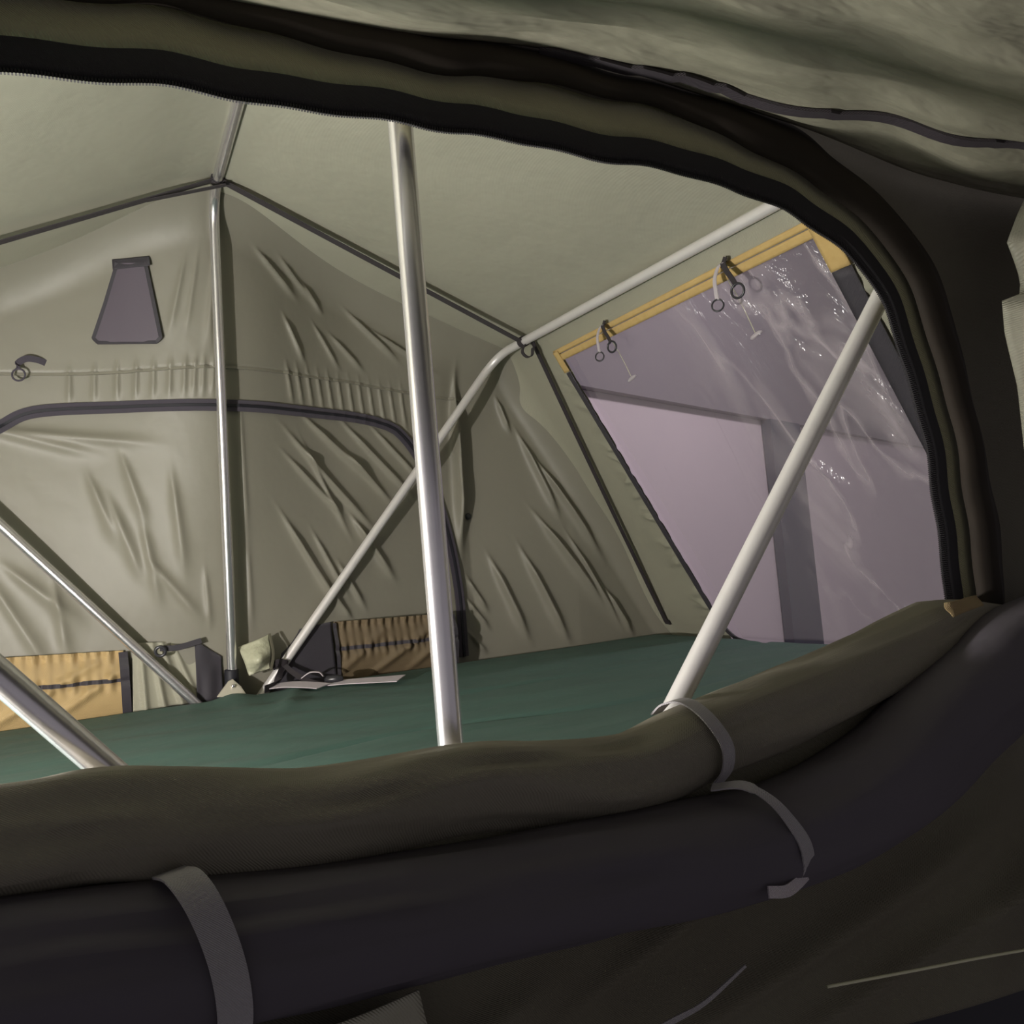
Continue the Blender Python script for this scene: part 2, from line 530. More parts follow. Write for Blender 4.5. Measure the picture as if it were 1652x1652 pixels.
# end wall with the big window: local coordinates (y along the tent width, t down the slope)
WS = np.array([0.768, 0.0, 0.914])
WE = np.array([1.235, 0.0, 0.10])
WL = float(np.linalg.norm(WE - WS))
WD = (WE - WS) / WL
WN = np.array([-(WS - WE)[2], 0, (WS - WE)[0]]) / WL      # towards the inside
def wp(y, t, off=0.0):
    y = np.asarray(y, float)
    t = np.asarray(t, float)
    off = np.asarray(off, float) * np.ones_like(y * t)
    base = WS + WD * (t * np.ones_like(y))[..., None] + WN * off[..., None]
    base[..., 1] = base[..., 1] + y
    return base
WY0, WY1, WT0, WT1 = 0.325, 1.150, 0.072, 0.945
ysw = np.concatenate([np.linspace(-0.05, WY0, 50), np.linspace(WY0, WY1, 40)[1:], np.linspace(WY1, 1.44, 70)[1:]])
tsw = np.concatenate([np.linspace(0, WT0, 14), np.linspace(WT0, WT1, 160)[1:], np.linspace(WT1, WL, 5)[1:]])
Yg, Tg = np.meshgrid(ysw, tsw)
rs = np.random.RandomState(3)
puck = np.zeros_like(Yg)
for _ in range(26):        # puckers along the window seam, back side
    t0 = rs.uniform(0.12, 0.9)
    puck += rs.uniform(.003, .007) * np.exp(-((Tg - t0 - (Yg - 1.17) * rs.uniform(-.6, .6)) / rs.uniform(.006, .012)) ** 2) * np.exp(-((Yg - 1.18) / .028) ** 2)
for _ in range(34):        # and stronger ones on the side towards the doorway
    t0 = rs.uniform(0.0, 0.9)
    puck += rs.uniform(.004, .012) * np.exp(-((Tg - t0) / rs.uniform(.006, .012)) ** 2) * np.exp(-((Yg - rs.uniform(.22, .29)) / .03) ** 2)
edge = np.clip(1 - (1.44 - Yg) / 0.09, 0, 1)
off = puck + 0.004 * wob(Yg, Tg, 31, (5, 12, 30), (1, .5, .15)) * sstep(np.abs(Yg - 0.73) / 0.4 - 0.9) + 0.03 * edge ** 2
hole = (Yg[:-1, :-1] >= WY0 - 1e-6) & (Yg[:-1, 1:] <= WY1 + 1e-6) & (Tg[:-1, :-1] >= WT0 - 1e-6) & (Tg[1:, :-1] <= WT1 + 1e-6)
struct(grid_obj('wall_right', wp(Yg, Tg, off), M['canvas'], keep=~hole), 'sage canvas end wall around the large clear window')
# the other end, mirrored, closed canvas
Pl = wp(*np.meshgrid(np.linspace(-0.05, 1.44, 40), np.linspace(0, WL, 30)), 0.0)
Pl[..., 0] *= -1
struct(grid_obj('wall_left', Pl, M['canvas']), 'sage canvas end wall on the lantern side')
struct(box('floor', (-1.25, -0.06, -0.035), (1.25, 1.46, 0.0), M['base'], bevel=0.004), 'folding base board under the mattress')

# ------------------------------------------------------------------ doorway wall with arched opening
arch_r = [(0.0, 0.727), (0.06, 0.724), (0.183, 0.720), (0.325, 0.705), (0.402, 0.681), (0.455, 0.652), (0.490, 0.612), (0.515, 0.556),
          (0.534, 0.463), (0.540, 0.383), (0.541, 0.304), (0.540, 0.20), (0.535, 0.05)]
arch_l = [(-0.535, 0.05), (-0.541, 0.304), (-0.536, 0.45), (-0.522, 0.56), (-0.49, 0.645), (-0.44, 0.700), (-0.375, 0.720), (-0.305, 0.726), (-0.19, 0.728), (-0.10, 0.728)]
arch = arch_l + arch_r
ARC = smooth_line([(x, 0, z) for x, z in arch], 420)
tan = np.gradient(ARC, axis=0)
tan /= np.linalg.norm(tan, axis=1)[:, None]
NRM = np.stack([-tan[:, 2], 0 * tan[:, 0], tan[:, 0]], -1)     # outward
sarr = np.linspace(0, 1, len(ARC))
wv = 0.0014 * np.sin(sarr * 95) + 0.0012 * np.sin(sarr * 61 + 1) + 0.0012 * np.sin(sarr * 170)
def arch_row(d, y, k=1.0):
    P = ARC + NRM * (np.asarray(d) + wv * k)[:, None]
    P[:, 1] = y
    return P
def arch_band(name, prof, mat, parent, thick=0.0015):
    P = np.array([arch_row(d * np.ones(len(ARC)) if not hasattr(d, '__len__') else d, y) for d, y in prof])
    return grid_obj(name, P, mat, parent, thick=thick)
door_1 = struct(empty('door_1', (0, -0.04, 0.0)), 'arched zip doorway, open')
arch_band('zipper_tape', [(0.0, -0.040), (0.006, -0.044), (0.022, -0.044), (0.024, -0.040)], M['zip'], door_1)
dvar = 0.050 + 0.004 * np.sin(sarr * 21 + 0.6) + 0.004 * np.sin(sarr * 47)
right = sstep((sarr - 0.60) / 0.08)
arch_band('facing_strip', [(0.022, -0.038), (0.034, -0.042), (0.060, -0.038)], M['facing'], door_1)
arch_band('storm_flap', [(dvar * (1 - right) + 0.036 * right, -0.050), (dvar * (1 - right) + 0.040 * right + .002, -0.058),
                         (0.062 + 0.0 * sarr, -0.060), (0.078 + 0.004 * np.sin(sarr * 60), -0.052)], M['brownflap'], door_1, 0.002)
tv, tf = [], []
cum = np.concatenate([[0], np.cumsum(np.linalg.norm(np.diff(arch_row(-0.001, -0.042), axis=0), axis=1))])
AR = arch_row(-0.001, -0.042)
for s in np.arange(0, cum[-1], 0.0022):
    c = np.array([np.interp(s, cum, AR[:, k]) for k in range(3)])
    n = np.array([np.interp(s, cum, NRM[:, k]) for k in range(3)])
    t = np.array([n[2], 0, -n[0]])
    b0 = len(tv)
    for sy in (-.0016, .0016):
        for a, b in ((-.0006, -.0012), (.0006, -.0012), (.0006, .002), (-.0006, .002)):
            tv.append(c + t * a + n * b + np.array([0, sy, 0]))
    tf += [tuple(b0 + k for k in q) for q in ((0, 1, 2, 3), (7, 6, 5, 4), (0, 4, 5, 1), (1, 5, 6, 2), (2, 6, 7, 3), (3, 7, 4, 0))]
teeth = child(mesh_obj('zipper_teeth', tv, tf, M['zip'], smooth=False), door_1)
teeth['kind'] = 'stuff'

# wall between the doorway and the tent outline
C0 = np.array([0, 0.06])
outer = []
for P in arch_row(0.058, -0.04, 0):
    d = np.array([P[0], P[2]]) - C0
    d /= np.linalg.norm(d)
    best = 9
    for a, b in zip(PROFILE[:-1], PROFILE[1:]):
        A = np.array([d, a - b]).T
        try:
            k, m = np.linalg.solve(A, a - C0)
        except np.linalg.LinAlgError:
            continue
        if k > 0 and -1e-6 <= m <= 1 + 1e-6:
            best = min(best, k)
    best = min(best, 1.3)
    q = C0 + d * best
    outer.append((q[0], -0.045, q[1]))
outer = np.array(outer)
inner_ = arch_row(0.058, -0.040)
P = []
for k in np.linspace(0, 1, 60):
    R_ = inner_ * (1 - k) + outer * k
    R_[:, 1] += 0.006 * wob(R_[:, 0], R_[:, 2], 41, (8, 19), (1, .5)) * math.sin(math.pi * min(1, k * 1.3) * 0.77)
    P.append(R_)
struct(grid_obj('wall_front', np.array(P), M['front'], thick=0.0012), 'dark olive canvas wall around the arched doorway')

# ------------------------------------------------------------------ outside: garage wall, beam, post and ground seen through the window
def slab(name, a, d, n, s0, s1, z0, z1, th, mat, front=0.0):
    a, d, n = map(np.array, (a, d, n))
    v = []
    for z in (z0, z1):
        for s, o in ((s0, front), (s1, front), (s1, front + th), (s0, front + th)):
            p_ = a + d * s + n * o
            v.append((p_[0], p_[1], z))
    f = [(3, 2, 1, 0), (4, 5, 6, 7), (0, 1, 5, 4), (1, 2, 6, 5), (2, 3, 7, 6), (3, 0, 4, 7)]
    return mesh_obj(name, v, f, mat, smooth=False)
GA, GD, GN = (1.8, 2.661, 0), (0.894427, 0.447214, 0), (-0.447214, 0.894427, 0)
struct(slab('wall_outside', GA, GD, GN, -2.5, 9.0, -1.95, 1.08, 0.1, M['mauvewall']), 'pale mauve wall outside the window')
tag(slab('ceiling_beam', GA, GD, GN, -2.5, 9.0, 1.081, 2.9, 0.16, M['greybeam'], -0.05), 'dark grey violet beam above the pale wall outside the window', 'beam')
tag(slab('wall_post', GA, GD, GN, 2.02, 2.55, -1.95, 1.08, 0.06, M['navy'], -0.065), 'slate blue upright post against the pale wall outside the window', 'post')
struct(box('ground', (-4, -4, -2.0), (11, 9, -1.95), M['concrete']), 'concrete ground below the tent')

# ------------------------------------------------------------------ mattress
xm = np.concatenate([[-1.205, -1.205], np.linspace(-1.203, 1.168, 230), [1.17, 1.17]])
nv = 150
P = []
sv = np.concatenate([[0, 0], np.linspace(0.002, 0.998, nv), [1, 1]])
for j, s in enumerate(sv):
    y0 = 0.022
    y1 = 1.390 - 0.045 * np.exp(-((xm - 0.015) / 0.11) ** 2)
    y = y0 + s * (y1 - y0)
    e = np.minimum.reduce([np.abs(xm + 1.205), np.abs(1.17 - xm), y - y0, y1 - y])
    z = 0.126 - 0.022 * np.clip(1 - e / 0.022, 0, 1) ** 2
    z = z + 0.0022 * wob(xm * 0.6, y * 1.6, 51, (9, 21, 45), (1, .6, .35)) * sstep(e / 0.05)
    # long shallow creases across the cover
    z = z - 0.010 * np.exp(-((y - 0.585 - 0.03 * np.sin(xm * 9)) / 0.011) ** 2) * sstep((xm + 0.15) / 0.2)
    z = z - 0.005 * np.exp(-((y - 0.86 - 0.07 * xm) / 0.014) ** 2) * sstep((xm - 0.1) / 0.3)
    z = z + 0.012 * np.exp(-((xm - 0.01) / 0.035) ** 2) * sstep((y - 1.1) / 0.25)
    z = z + 0.006 * np.exp(-((xm - 0.11 - (y - 1.2) * .3) / 0.02) ** 2) * sstep((y - 0.95) / 0.2)
    low = (j == 0) or (j == len(sv) - 1)
    z = np.where(low, 0.004, z)
    z[0] = 0.004
    z[-1] = 0.004
    P.append(np.stack([xm, y, z], -1))
mat_o = grid_obj('mattress', np.array(P), M['mattress'])
tag(mat_o, 'dark green fabric covered mattress filling the tent floor', 'mattress')

# ------------------------------------------------------------------ aluminium hoops
def hoop_line(b0, t0, t1, b1, rb):
    pts = [np.array(q, float) for q in (b0, t0, t1, b1)]
    out = [pts[0]]
    for i in (1, 2):
        a, c, b = pts[i - 1], pts[i], pts[i + 1]
        u = (a - c) / np.linalg.norm(a - c)
        v = (b - c) / np.linalg.norm(b - c)
        s, e = c + u * rb, c + v * rb
        prev = out[-1]
        for k in np.linspace(0, 1, 14)[1:-1]:
            out.append(prev + (s - prev) * k)
        for k in np.linspace(0, 1, 14):
            out.append((1 - k) ** 2 * s + 2 * k * (1 - k) * c + k * k * e)
    prev = out[-1]
    for k in np.linspace(0, 1, 14)[1:]:
        out.append(prev + (pts[3] - prev) * k)
    return np.array(out)
def hoop(b0, t0, t1, b1, rb, label, mat):
    root = tag(empty('tent_hoop', ((b0[0] + b1[0]) / 2, 0.7, 0.0)), label, 'tent pole', 'bent tent hoops')
    tube('bent_tube', hoop_line(b0, t0, t1, b1, rb), 0.0106, mat, root, seg=24)
    for b, t in ((b0, t0), (b1, t1)):
        b, t = np.array(b, float), np.array(t, float)
        d = (t - b) / np.linalg.norm(t - b)
        tube('end_cap', [b + d * 0.0, b + d * 0.06, b + d * 0.085, b + d * 0.086], [0.0128, 0.0128, 0.0122, 0.0108], M['black'], root, seg=18)
    return root
hoop((-0.016, 0.0, 0.001), (-0.006, 0.0, 1.18), (0.027, 1.185, 1.18), (0.017, 1.397, 0.001), 0.075,
     'upright silver aluminium hoop carrying the roof ridge', M['alu'])
hoop((0.028, 0.0, 0.001), (0.769, 0.0, 0.896), (0.735, 1.361, 0.896), (-0.012, 1.408, 0.001), 0.075,
     'slanting silver hoop running along the top of the clear window', M['alu_dull'])
hoop((-0.058, 0.0, 0.001), (-0.803, 0.0, 0.893), (-0.708, 1.361, 0.893), (0.042, 1.378, 0.001), 0.075,
     'slanting silver hoop leaning away from the clear window over the tan pocket', M['alu'])

# ------------------------------------------------------------------ black tension strap under the roof
st = tag(empty('tension_strap', (0.025, 1.107, 1.165)), 'black webbing strap stretched from hoop to hoop under the roof and down to the mattress', 'strap')
pL, pC, pR, pE = np.array([-0.725, 1.165, 0.882]), np.array([0.025, 1.107, 1.166]), np.array([0.738, 1.216, 0.884]), wp(1.372, 0.862, 0.012)
def strap_line(a, b, sag, n=24):
    k = np.linspace(0, 1, n)[:, None]
    l = a + (b - a) * k
    l[:, 2] -= sag * 4 * (k * (1 - k))[:, 0]
    return l
def roof_run(a, b, n=40):
    k = np.linspace(0, 1, n)
    l = a + (b - a) * k[:, None]
    return l
ribbon('strap_band', roof_run(pL + np.array([0, 0, .014]), pC + np.array([-.006, 0, .012])), (0, 1, 0.05), 0.023, 0.002, M['blackweb'], st)
ribbon('strap_band', roof_run(pC + np.array([.006, 0, .012]), pR + np.array([-.006, 0, .012])), (0, 1, 0.05), 0.022, 0.002, M['blackweb'], st)
kk = np.linspace(0.012, 0.862, 40)
ribbon('strap_band', wp(np.interp(kk, [0, 0.862], [1.214, 1.372]), kk, 0.012 + 0.004 * np.sin(kk * 3)), (0, 1, -0.1), 0.014, 0.002, M['blackweb'], st)
ribbon('strap_band', strap_line(np.array([-0.11, 1.116, 1.127]), pC + np.array([0.012, -0.018, -0.004]), 0.0), (0, 1, 0.05), 0.015, 0.002, M['blackweb'], st)
for c, ax in (((0.0248, 1.107, 1.18), (0.028, 1, 0)), ((0.7385, 1.216, 0.896), (-0.025, 1, 0))):
    ax = np.array(ax) / np.linalg.norm(ax)
    a = np.cross(ax, (0, 0, 1.0))
    ln = [np.array(c) + (a * math.cos(th) + np.array([0, 0, 1.0]) * math.sin(th)) * 0.0125 for th in np.linspace(0, 2 * math.pi, 25)]
    ribbon('loop', ln, ax, 0.017, 0.002, M['blackweb'], st)
# slack loop hanging at the window hoop
ln = smooth_line([pR + np.array(q) for q in ((-.004, -.010, .0), (-.012, -.014, -.018), (-.002, -.016, -.030), (.012, -.016, -.026), (.018, -.012, -.006))], 20)
ribbon('slack_loop', ln, (0, 1, 0), 0.012, 0.002, M['blackweb'], st)
ribbon('end_tab', strap_line(pE, pE + np.array([0.008, 0.002, -0.012]), 0, 4), (0, 1, 0), 0.022, 0.003, M['blackweb'], st)

# ------------------------------------------------------------------ window in the end wall
win = struct(empty('window_1', tuple(wp(0.73, 0.94))), 'large clear plastic window with yellow hook tape edge')
def wstrip(name, y0, y1, t0, t1, off, mat, n=(60, 4), thick=0.002, wav=0.0):
    yy, tt = np.meshgrid(np.linspace(y0, y1, n[0]), np.linspace(t0, t1, n[1]))
    return grid_obj(name, wp(yy, tt + wav * np.sin(yy * 31), off), mat, win, thick=thick)
yy, tt = np.meshgrid(np.linspace(WY0 - 0.004, WY1 - 0.004, 130), np.linspace(WT0 - 0.008, WT1 + 0.0, 140))
rs = np.random.RandomState(9)
cz = 0.0012 * wob(yy, tt, 61, (10, 25), (1, .5)) * sstep((1.0 - yy) / 0.4)
for _ in range(60):
    y0, t0 = rs.uniform(0.34, 0.70), rs.uniform(0.12, 0.92)
    L, th, sg = rs.uniform(.05, .17), rs.uniform(-0.9, -0.2), rs.uniform(.003, .007)
    u = (yy - y0) * math.sin(th) + (tt - t0) * math.cos(th)
    v = (yy - y0) * math.cos(th) - (tt - t0) * math.sin(th)
    cz += sg * 0.7 * np.exp(-(v / sg) ** 2 / 2) * np.exp(-(u / L) ** 2 * 4) * sstep((1.0 - y0) / .4)
grid_obj('pane', wp(yy, tt, cz - 0.006), M['pane'], win)
yy, tt = np.meshgrid(np.linspace(WY0 - 0.004, WY1, 120), np.linspace(WT0, WT1, 120))
dm = 0.004 * wob(yy, tt, 71, (5, 11), (1, .4))
for (y0, t0, y1, t1, sg) in ((1.02, 0.30, 1.10, 0.75, .012), (0.93, 0.35, 1.06, 0.80, .016), (0.88, 0.52, 0.98, 0.90, .014), (1.08, 0.2, 1.11, 0.55, .010)):
    dm += sg * 0.8 * line_bump(yy, tt, y0, t0, y1, t1, sg)
grid_obj('mesh_screen', wp(yy, tt, dm - 0.030), M['screen'], win)
wstrip('hook_tape', 0.300, 1.168, 0.058, 0.070, 0.006, M['velcro'])
wstrip('hook_tape', 0.300, 1.168, 0.072, 0.088, 0.007, M['velcro'])
wstrip('hook_tape', 0.292, 0.332, 0.060, 0.150, 0.009, M['velcro'], (6, 14))
wstrip('hook_tape', 1.146, 1.168, 0.062, 0.118, 0.009, M['velcro'], (6, 10))
wstrip('binding', 0.292, 0.332, 0.151, 0.93, 0.008, M['binding'], (4, 50), wav=0.0)
lineb = smooth_line([(1.154, .12, 0), (1.152, .40, 0), (1.150, .70, 0), (1.146, .84, 0), (1.130, .90, 0), (1.09, .925, 0), (0.95, .935, 0), (0.60, .937, 0), (0.33, .937, 0)], 120)
Pb = wp(lineb[:, 0], lineb[:, 1], 0.009)
tt_ = np.gradient(Pb, axis=0)
ribbon('binding', Pb, np.cross(tt_, WN), 0.015, 0.003, M['binding'], win)

# tie tapes with rings hanging from the hook tape
def tie(y, t, s, label):
    base = wp(y, t, 0.014)
    root = tag(empty('window_tie', tuple(base)), label, 'tie', 'tie tapes at the top of the clear window')
    hang = np.array([0.0, 0, -1.0])
    def pts(lst):
        return smooth_line([base + np.array([0, 0, 0]) + WN * a * s + np.array([0, b * s, 0]) + hang * c * s for a, b, c in lst], 16)
    ribbon('tape', pts([(0, 0, 0), (.006, .010, .002), (.012, .017, .020), (.010, .019, .045), (.008, .020, .058)]), (0.1, 1, 0), 0.010 * s, 0.0016, M['whiteweb'], root)
    ribbon('tape', pts([(0, 0, 0), (.008, -.006, .002), (.010, -.014, .016), (.008, -.024, .034), (.006, -.030, .048)]), (0.1, 1, 0.2), 0.012 * s, 0.0016, M['blackweb'], root)
    torus('ring', base + WN * .008 * s + np.array([0, .020 * s, 0]) + hang * .068 * s, (1, .75, 0), 0.0105 * s, 0.0017, M['ring'], root)
    torus('ring', base + WN * .006 * s + np.array([0, -.033 * s, 0]) + hang * .059 * s, (1, .3, .1), 0.0125 * s, 0.0022, M['ring'], root)
    ribbon('stitched_tab', pts([(-.001, -.004, -.008), (.001, 0, .0), (.002, .003, .008)]), (0.1, 1, 0), 0.012 * s, 0.002, M['blackweb'], root)
    return root
tie(0.522, 0.056, 1.0, 'larger ringed tie tape by the corner patch of yellow hook tape')
tie(0.924, 0.056, 0.92, 'smaller ringed tie tape near the strap end of the yellow hook tape')
for (y, t, lab) in ((0.566, 0.205, 'short white toggle behind the plastic under the larger ringed tie'), (0.970, 0.195, 'short white toggle behind the plastic under the smaller ringed tie')):
    c = wp(y, t, -0.012)
    o = empty('toggle', tuple(c))
    tag(o, lab, 'toggle', 'white toggles behind the window plastic')
    ln = smooth_line([c + np.array(q) for q in ((0, .014, -.004), (0, .005, -.001), (0, -.006, .002), (0, -.015, .003))], 10)
    tube('peg', ln, [0.0025, .004, .0042, .0042, .0042, .004, .004, .0036, .003, .002], M['whiteweb'], o, seg=10)
    top = wp(y - 0.004, 0.075, -0.012)
    tube('thread', smooth_line([c, (c * .5 + top * .5) + WN * -.003, top], 12), 0.0009, M['cord'], o, seg=6)

# ------------------------------------------------------------------ back wall fittings
def on_back(pts, n, off):
    l = smooth_line([(x, 0, z) for x, z in pts], n)
    return back_point(l[:, 0], l[:, 2], off)
door_2 = struct(empty('door_2', (0.05, 1.41, 0.1)), 'closed back door with a curved grey violet zip')
zl = on_back([(-0.52, 0.14), (-0.515, 0.40), (-0.49, 0.60), (-0.445, 0.705), (-0.398, 0.739), (-0.351, 0.765), (-0.281, 0.772), (-0.163, 0.768), (0.02, 0.760),
              (0.16, 0.758), (0.338, 0.751), (0.439, 0.733), (0.488, 0.702), (0.535, 0.631), (0.575, 0.52), (0.600, 0.40), (0.612, 0.28), (0.612, 0.13)], 260, 0.006)
tz = np.gradient(zl, axis=0)
ribbon('zipper_tape', zl, np.cross(tz, (0, 1.0, 0)), 0.025, 0.003, M['zipdark'], door_2)
zl2 = zl.copy()
zl2[:, 1] -= 0.0025
ribbon('zipper_chain', zl2, np.cross(tz, (0, 1.0, 0)), 0.006, 0.003, M['black'], door_2)
# seam welt
sx = np.linspace(-0.75, 0.66, 120)
P_ = back_point(sx, seam_z(sx) - 0.001, 0.003)
ribbon('welt', P_, (0, 0.2, 1), 0.006, 0.003, M['wall'], wall_back)

# tapered mesh vent
vent = struct(empty('window_2', (-0.15, 1.33, 0.90)), 'small dark tapered mesh vent in the back gable')
vx = np.linspace(0, 1, 24)
rows = []
for s in np.linspace(0, 1, 30):
    xl = np.interp(s, [0, .04, 1], [-0.206, -0.213, -0.160]) 
    xr = np.interp(s, [0, .04, 1], [-0.094, -0.087, -0.108])
    x = xl + (xr - xl) * vx
    z = 0.905 + s * 0.158 - 0.011 * vx + 0.005 * vx * s
    rows.append(np.stack([x, back_y(x, z) - 0.012 - 0.004 * np.sin(np.pi * vx) , z], -1))
grid_obj('mesh_panel', np.array(rows), M['ventmesh'], vent)
out_ = [(-0.159, 1.064), (-0.186, 0.985), (-0.213, 0.914), (-0.205, 0.904), (-0.150, 0.899), (-0.095, 0.894), (-0.086, 0.903), (-0.097, 0.985), (-0.107, 1.060)]
l = np.array([(x, 0, z) for x, z in out_])
l = np.vstack([np.linspace(l[i], l[i + 1], 8)[:-1] for i in range(len(l) - 1)] + [l[-1:]])
Pv = np.stack([l[:, 0], back_y(l[:, 0], l[:, 2]) - 0.013, l[:, 2]], -1)
ribbon('binding', Pv, np.cross(np.gradient(Pv, axis=0), (0, 1.0, 0)), 0.007, 0.003, M['binding'], vent)
hx = np.linspace(-0.168, -0.098, 14)
hr = []
for s in np.linspace(0, 1, 10):
    z = (1.050 + s * 0.022) * np.ones_like(hx)
    hr.append(np.stack([hx, back_y(hx, z) - 0.006 - 0.010 * math.cos(s * 1.5), z], -1))
grid_obj('hood', np.array(hr), M['binding'], vent, thick=0.002)

# tie and ring by the seam
c = back_point(-0.345, 0.868, 0.004)
rt = tag(empty('wall_tie', tuple(c)), 'grey tie tape with a ring sewn on the back wall seam beside the vent', 'tie')
ribbon('tape', smooth_line([c + np.array(q) for q in ((.042, -.002, .002), (.026, -.008, .008), (.004, -.012, .010), (-.012, -.011, .0), (-.012, -.010, -.012))], 18), (0, -.3, 1), 0.013, 0.002, M['zipdark'], rt)
torus('ring', c + np.array([-0.012, -0.012, -0.024]), (0.3, 1, 0), 0.0125, 0.002, M['zipdark'], rt)
# small press stud by the pleat
c = back_point(0.660, 0.492, 0.002)
sd = tag(empty('press_stud', tuple(c)), 'small black press stud on the back wall beside the pleat', 'stud')
tube('cap', [c, c + np.array([0, -.004, 0]), c + np.array([0, -.006, 0]), c + np.array([0, -.0065, 0])], [.009, .009, .006, .002], M['ring'], sd, seg=16, up=(1, 0, 0))

# storage pockets along the foot of the back wall
def pocket(x0, x1, z0a, z0b, z1a, z1b, mat, label, seed, bandmat):
    root = tag(empty('storage_pocket', ((x0 + x1) / 2, 1.40, (z0a + z0b) / 2)), label, 'pocket', 'pockets along the foot of the back wall')
    rs = np.random.RandomState(seed)
    u = np.linspace(0, 1, 90)
    rows = []
    ph = rs.uniform(0, 6, 4)
    ga = 0.004 * np.sin(u * 95 + ph[0]) + 0.003 * np.sin(u * 61 + ph[1])
    for s in np.linspace(0, 1, 44):
        x = x0 + (x1 - x0) * u
        z = (z0a + (z0b - z0a) * u) * (1 - s) + (z1a + (z1b - z1a) * u) * s
        g = ga * (np.exp(-((s - 1.0) / .16) ** 2) + np.exp(-((s - .56) / .12) ** 2))
        diag = 0.012 * np.exp(-(((u - 0.35) - (s - 0.2) * 0.75) / 0.055) ** 2) + 0.010 * np.exp(-(((u - 0.72) - (s - 0.3) * 0.6) / 0.05) ** 2) + 0.007 * np.exp(-(((u - 0.08) - (s - 0.3) * 0.6) / 0.05) ** 2)
        belly = 0.020 * math.sin(math.pi * min(1, s * 1.1) * 0.92) - 0.008 * math.exp(-((s - .56) / .05) ** 2)
        y = 1.415 - belly - diag * math.sin(math.pi * s) - g
        rows.append(np.stack([x, y, z], -1))
    P = np.array(rows)
    grid_obj('pouch', P, mat, root, thick=0.0015)
    k = 25
    e = P[k].copy()
    e[:, 1] -= 0.003
    ribbon('elastic', e, (0, 0, 1), 0.009, 0.002, bandmat, root)
    e = P[-1].copy()
    e[:, 1] -= 0.001
    ribbon('hem', e, (0, 0, 1), 0.006, 0.003, mat, root)
    for cc, w in ((-1, 0.018), (0, 0.008)):
        e = P[:, cc].copy()
        e[:, 1] -= 0.004
        ribbon('side_binding', e, (1, 0, 0), w, 0.003, M['binding'], root)
    return root
pocket(-0.55, -0.196, 0.112, 0.112, 0.272, 0.250, M['tan'], 'tan cloth pocket with gathered elastic beside the leaning hoop', 81, M['binding'])
pocket(0.264, 0.56, 0.112, 0.112, 0.258, 0.246, M['brown'], 'cloth pocket darkened to brown for shade with gathered elastic behind the upright hoop', 82, M['binding'])

# ------------------------------------------------------------------ loose bits at the far hinge
def patch(name, corners, mat, parent, n=14, amp=0.006, seed=1, thick=0.0015, bow=(0, 0, 0)):
    a, b, c_, d = [np.array(q, float) for q in corners]     # a-b bottom, d-c top
    u, v = np.meshgrid(np.linspace(0, 1, n), np.linspace(0, 1, n))
    P = (a * ((1 - u) * (1 - v))[..., None] + b * (u * (1 - v))[..., None] + c_ * (u * v)[..., None] + d * ((1 - u) * v)[..., None])
    P = P + np.array(bow) * (np.sin(np.pi * u) * np.sin(np.pi * v))[..., None]
    P[..., 1] += amp * wob(u, v, seed, (4, 9), (1, .5))
    return grid_obj(name, P, mat, parent, thick=thick)
hg = tag(empty('hinge_bracket', (0.012, 1.345, 0.13)), 'pale pointed hinge bracket at the foot of the upright hoop', 'bracket')
hb = [(-0.024, 1.318, 0.136), (0.040, 1.318, 0.128), (0.030, 1.330, 0.150), (0.014, 1.335, 0.168), (0.004, 1.333, 0.164)]
v = hb + [(x, y + 0.007, z) for x, y, z in hb]
f = [(0, 1, 2, 3, 4), (9, 8, 7, 6, 5)] + [(i, i + 5, (i + 1) % 5 + 5, (i + 1) % 5) for i in range(5)]
o = child(mesh_obj('plate', v, f, M['hinge'], smooth=False), hg)
md = o.modifiers.new('bevel', 'BEVEL'); md.width = 0.002; md.segments = 2
tube('rivet', [(0.013, 1.330, 0.154), (0.012, 1.322, 0.154), (0.012, 1.321, 0.154)], [.004, .004, .002], M['alu'], hg, seg=12, up=(1, 0, 0))
tube('pivot_socket', [(0.0165, 1.374, 0.128), (0.017, 1.366, 0.185), (0.017, 1.366, 0.187)], [.0155, .0150, .012], M['black'], hg, seg=18)
fl = tag(empty('canvas_flap', (0.07, 1.37, 0.17)), 'pale shiny canvas flap beside the foot of the upright hoop', 'flap')
patch('cloth', [(0.052, 1.352, 0.168), (0.098, 1.345, 0.178), (0.103, 1.36, 0.252), (0.036, 1.365, 0.232)], M['palecanvas'], fl, n=22, amp=0.010, seed=5, bow=(0.004, -0.016, 0))
ribbon('edge_binding', smooth_line([(0.098, 1.344, 0.176), (0.106, 1.345, 0.21), (0.104, 1.36, 0.254)], 14), (1, 0.3, 0), 0.005, 0.003, M['front'], fl)
dk = tag(empty('gusset', (0.19, 1.40, 0.13)), 'dark grey cloth gusset between the pale flap and the darkened pocket', 'gusset')
patch('cloth', [(0.110, 1.4125, 0.112), (0.262, 1.4125, 0.112), (0.258, 1.4125, 0.262), (0.150, 1.4125, 0.250)], M['binding'], dk, n=24, amp=0.002, seed=8)
d2 = tag(empty('gusset', (-0.06, 1.38, 0.13)), 'dark cloth gusset between the upright hoop and the leaning hoop', 'gusset')
patch('cloth', [(-0.055, 1.396, 0.122), (0.0, 1.396, 0.122), (0.002, 1.392, 0.215), (-0.052, 1.396, 0.258)], M['binding'], d2, n=20, amp=0.003, seed=12)
sf = tag(empty('canvas_flap', (-0.12, 1.39, 0.12)), 'creased sage canvas flap between the tan pocket and the dark gusset', 'flap')
u, vv = np.meshgrid(np.linspace(0, 1, 70), np.linspace(0, 1, 40))
X_ = -0.185 + 0.15 * u - 0.02 * vv * (u - .4)
Z_ = 0.122 + (0.145 - 0.012 * u) * vv
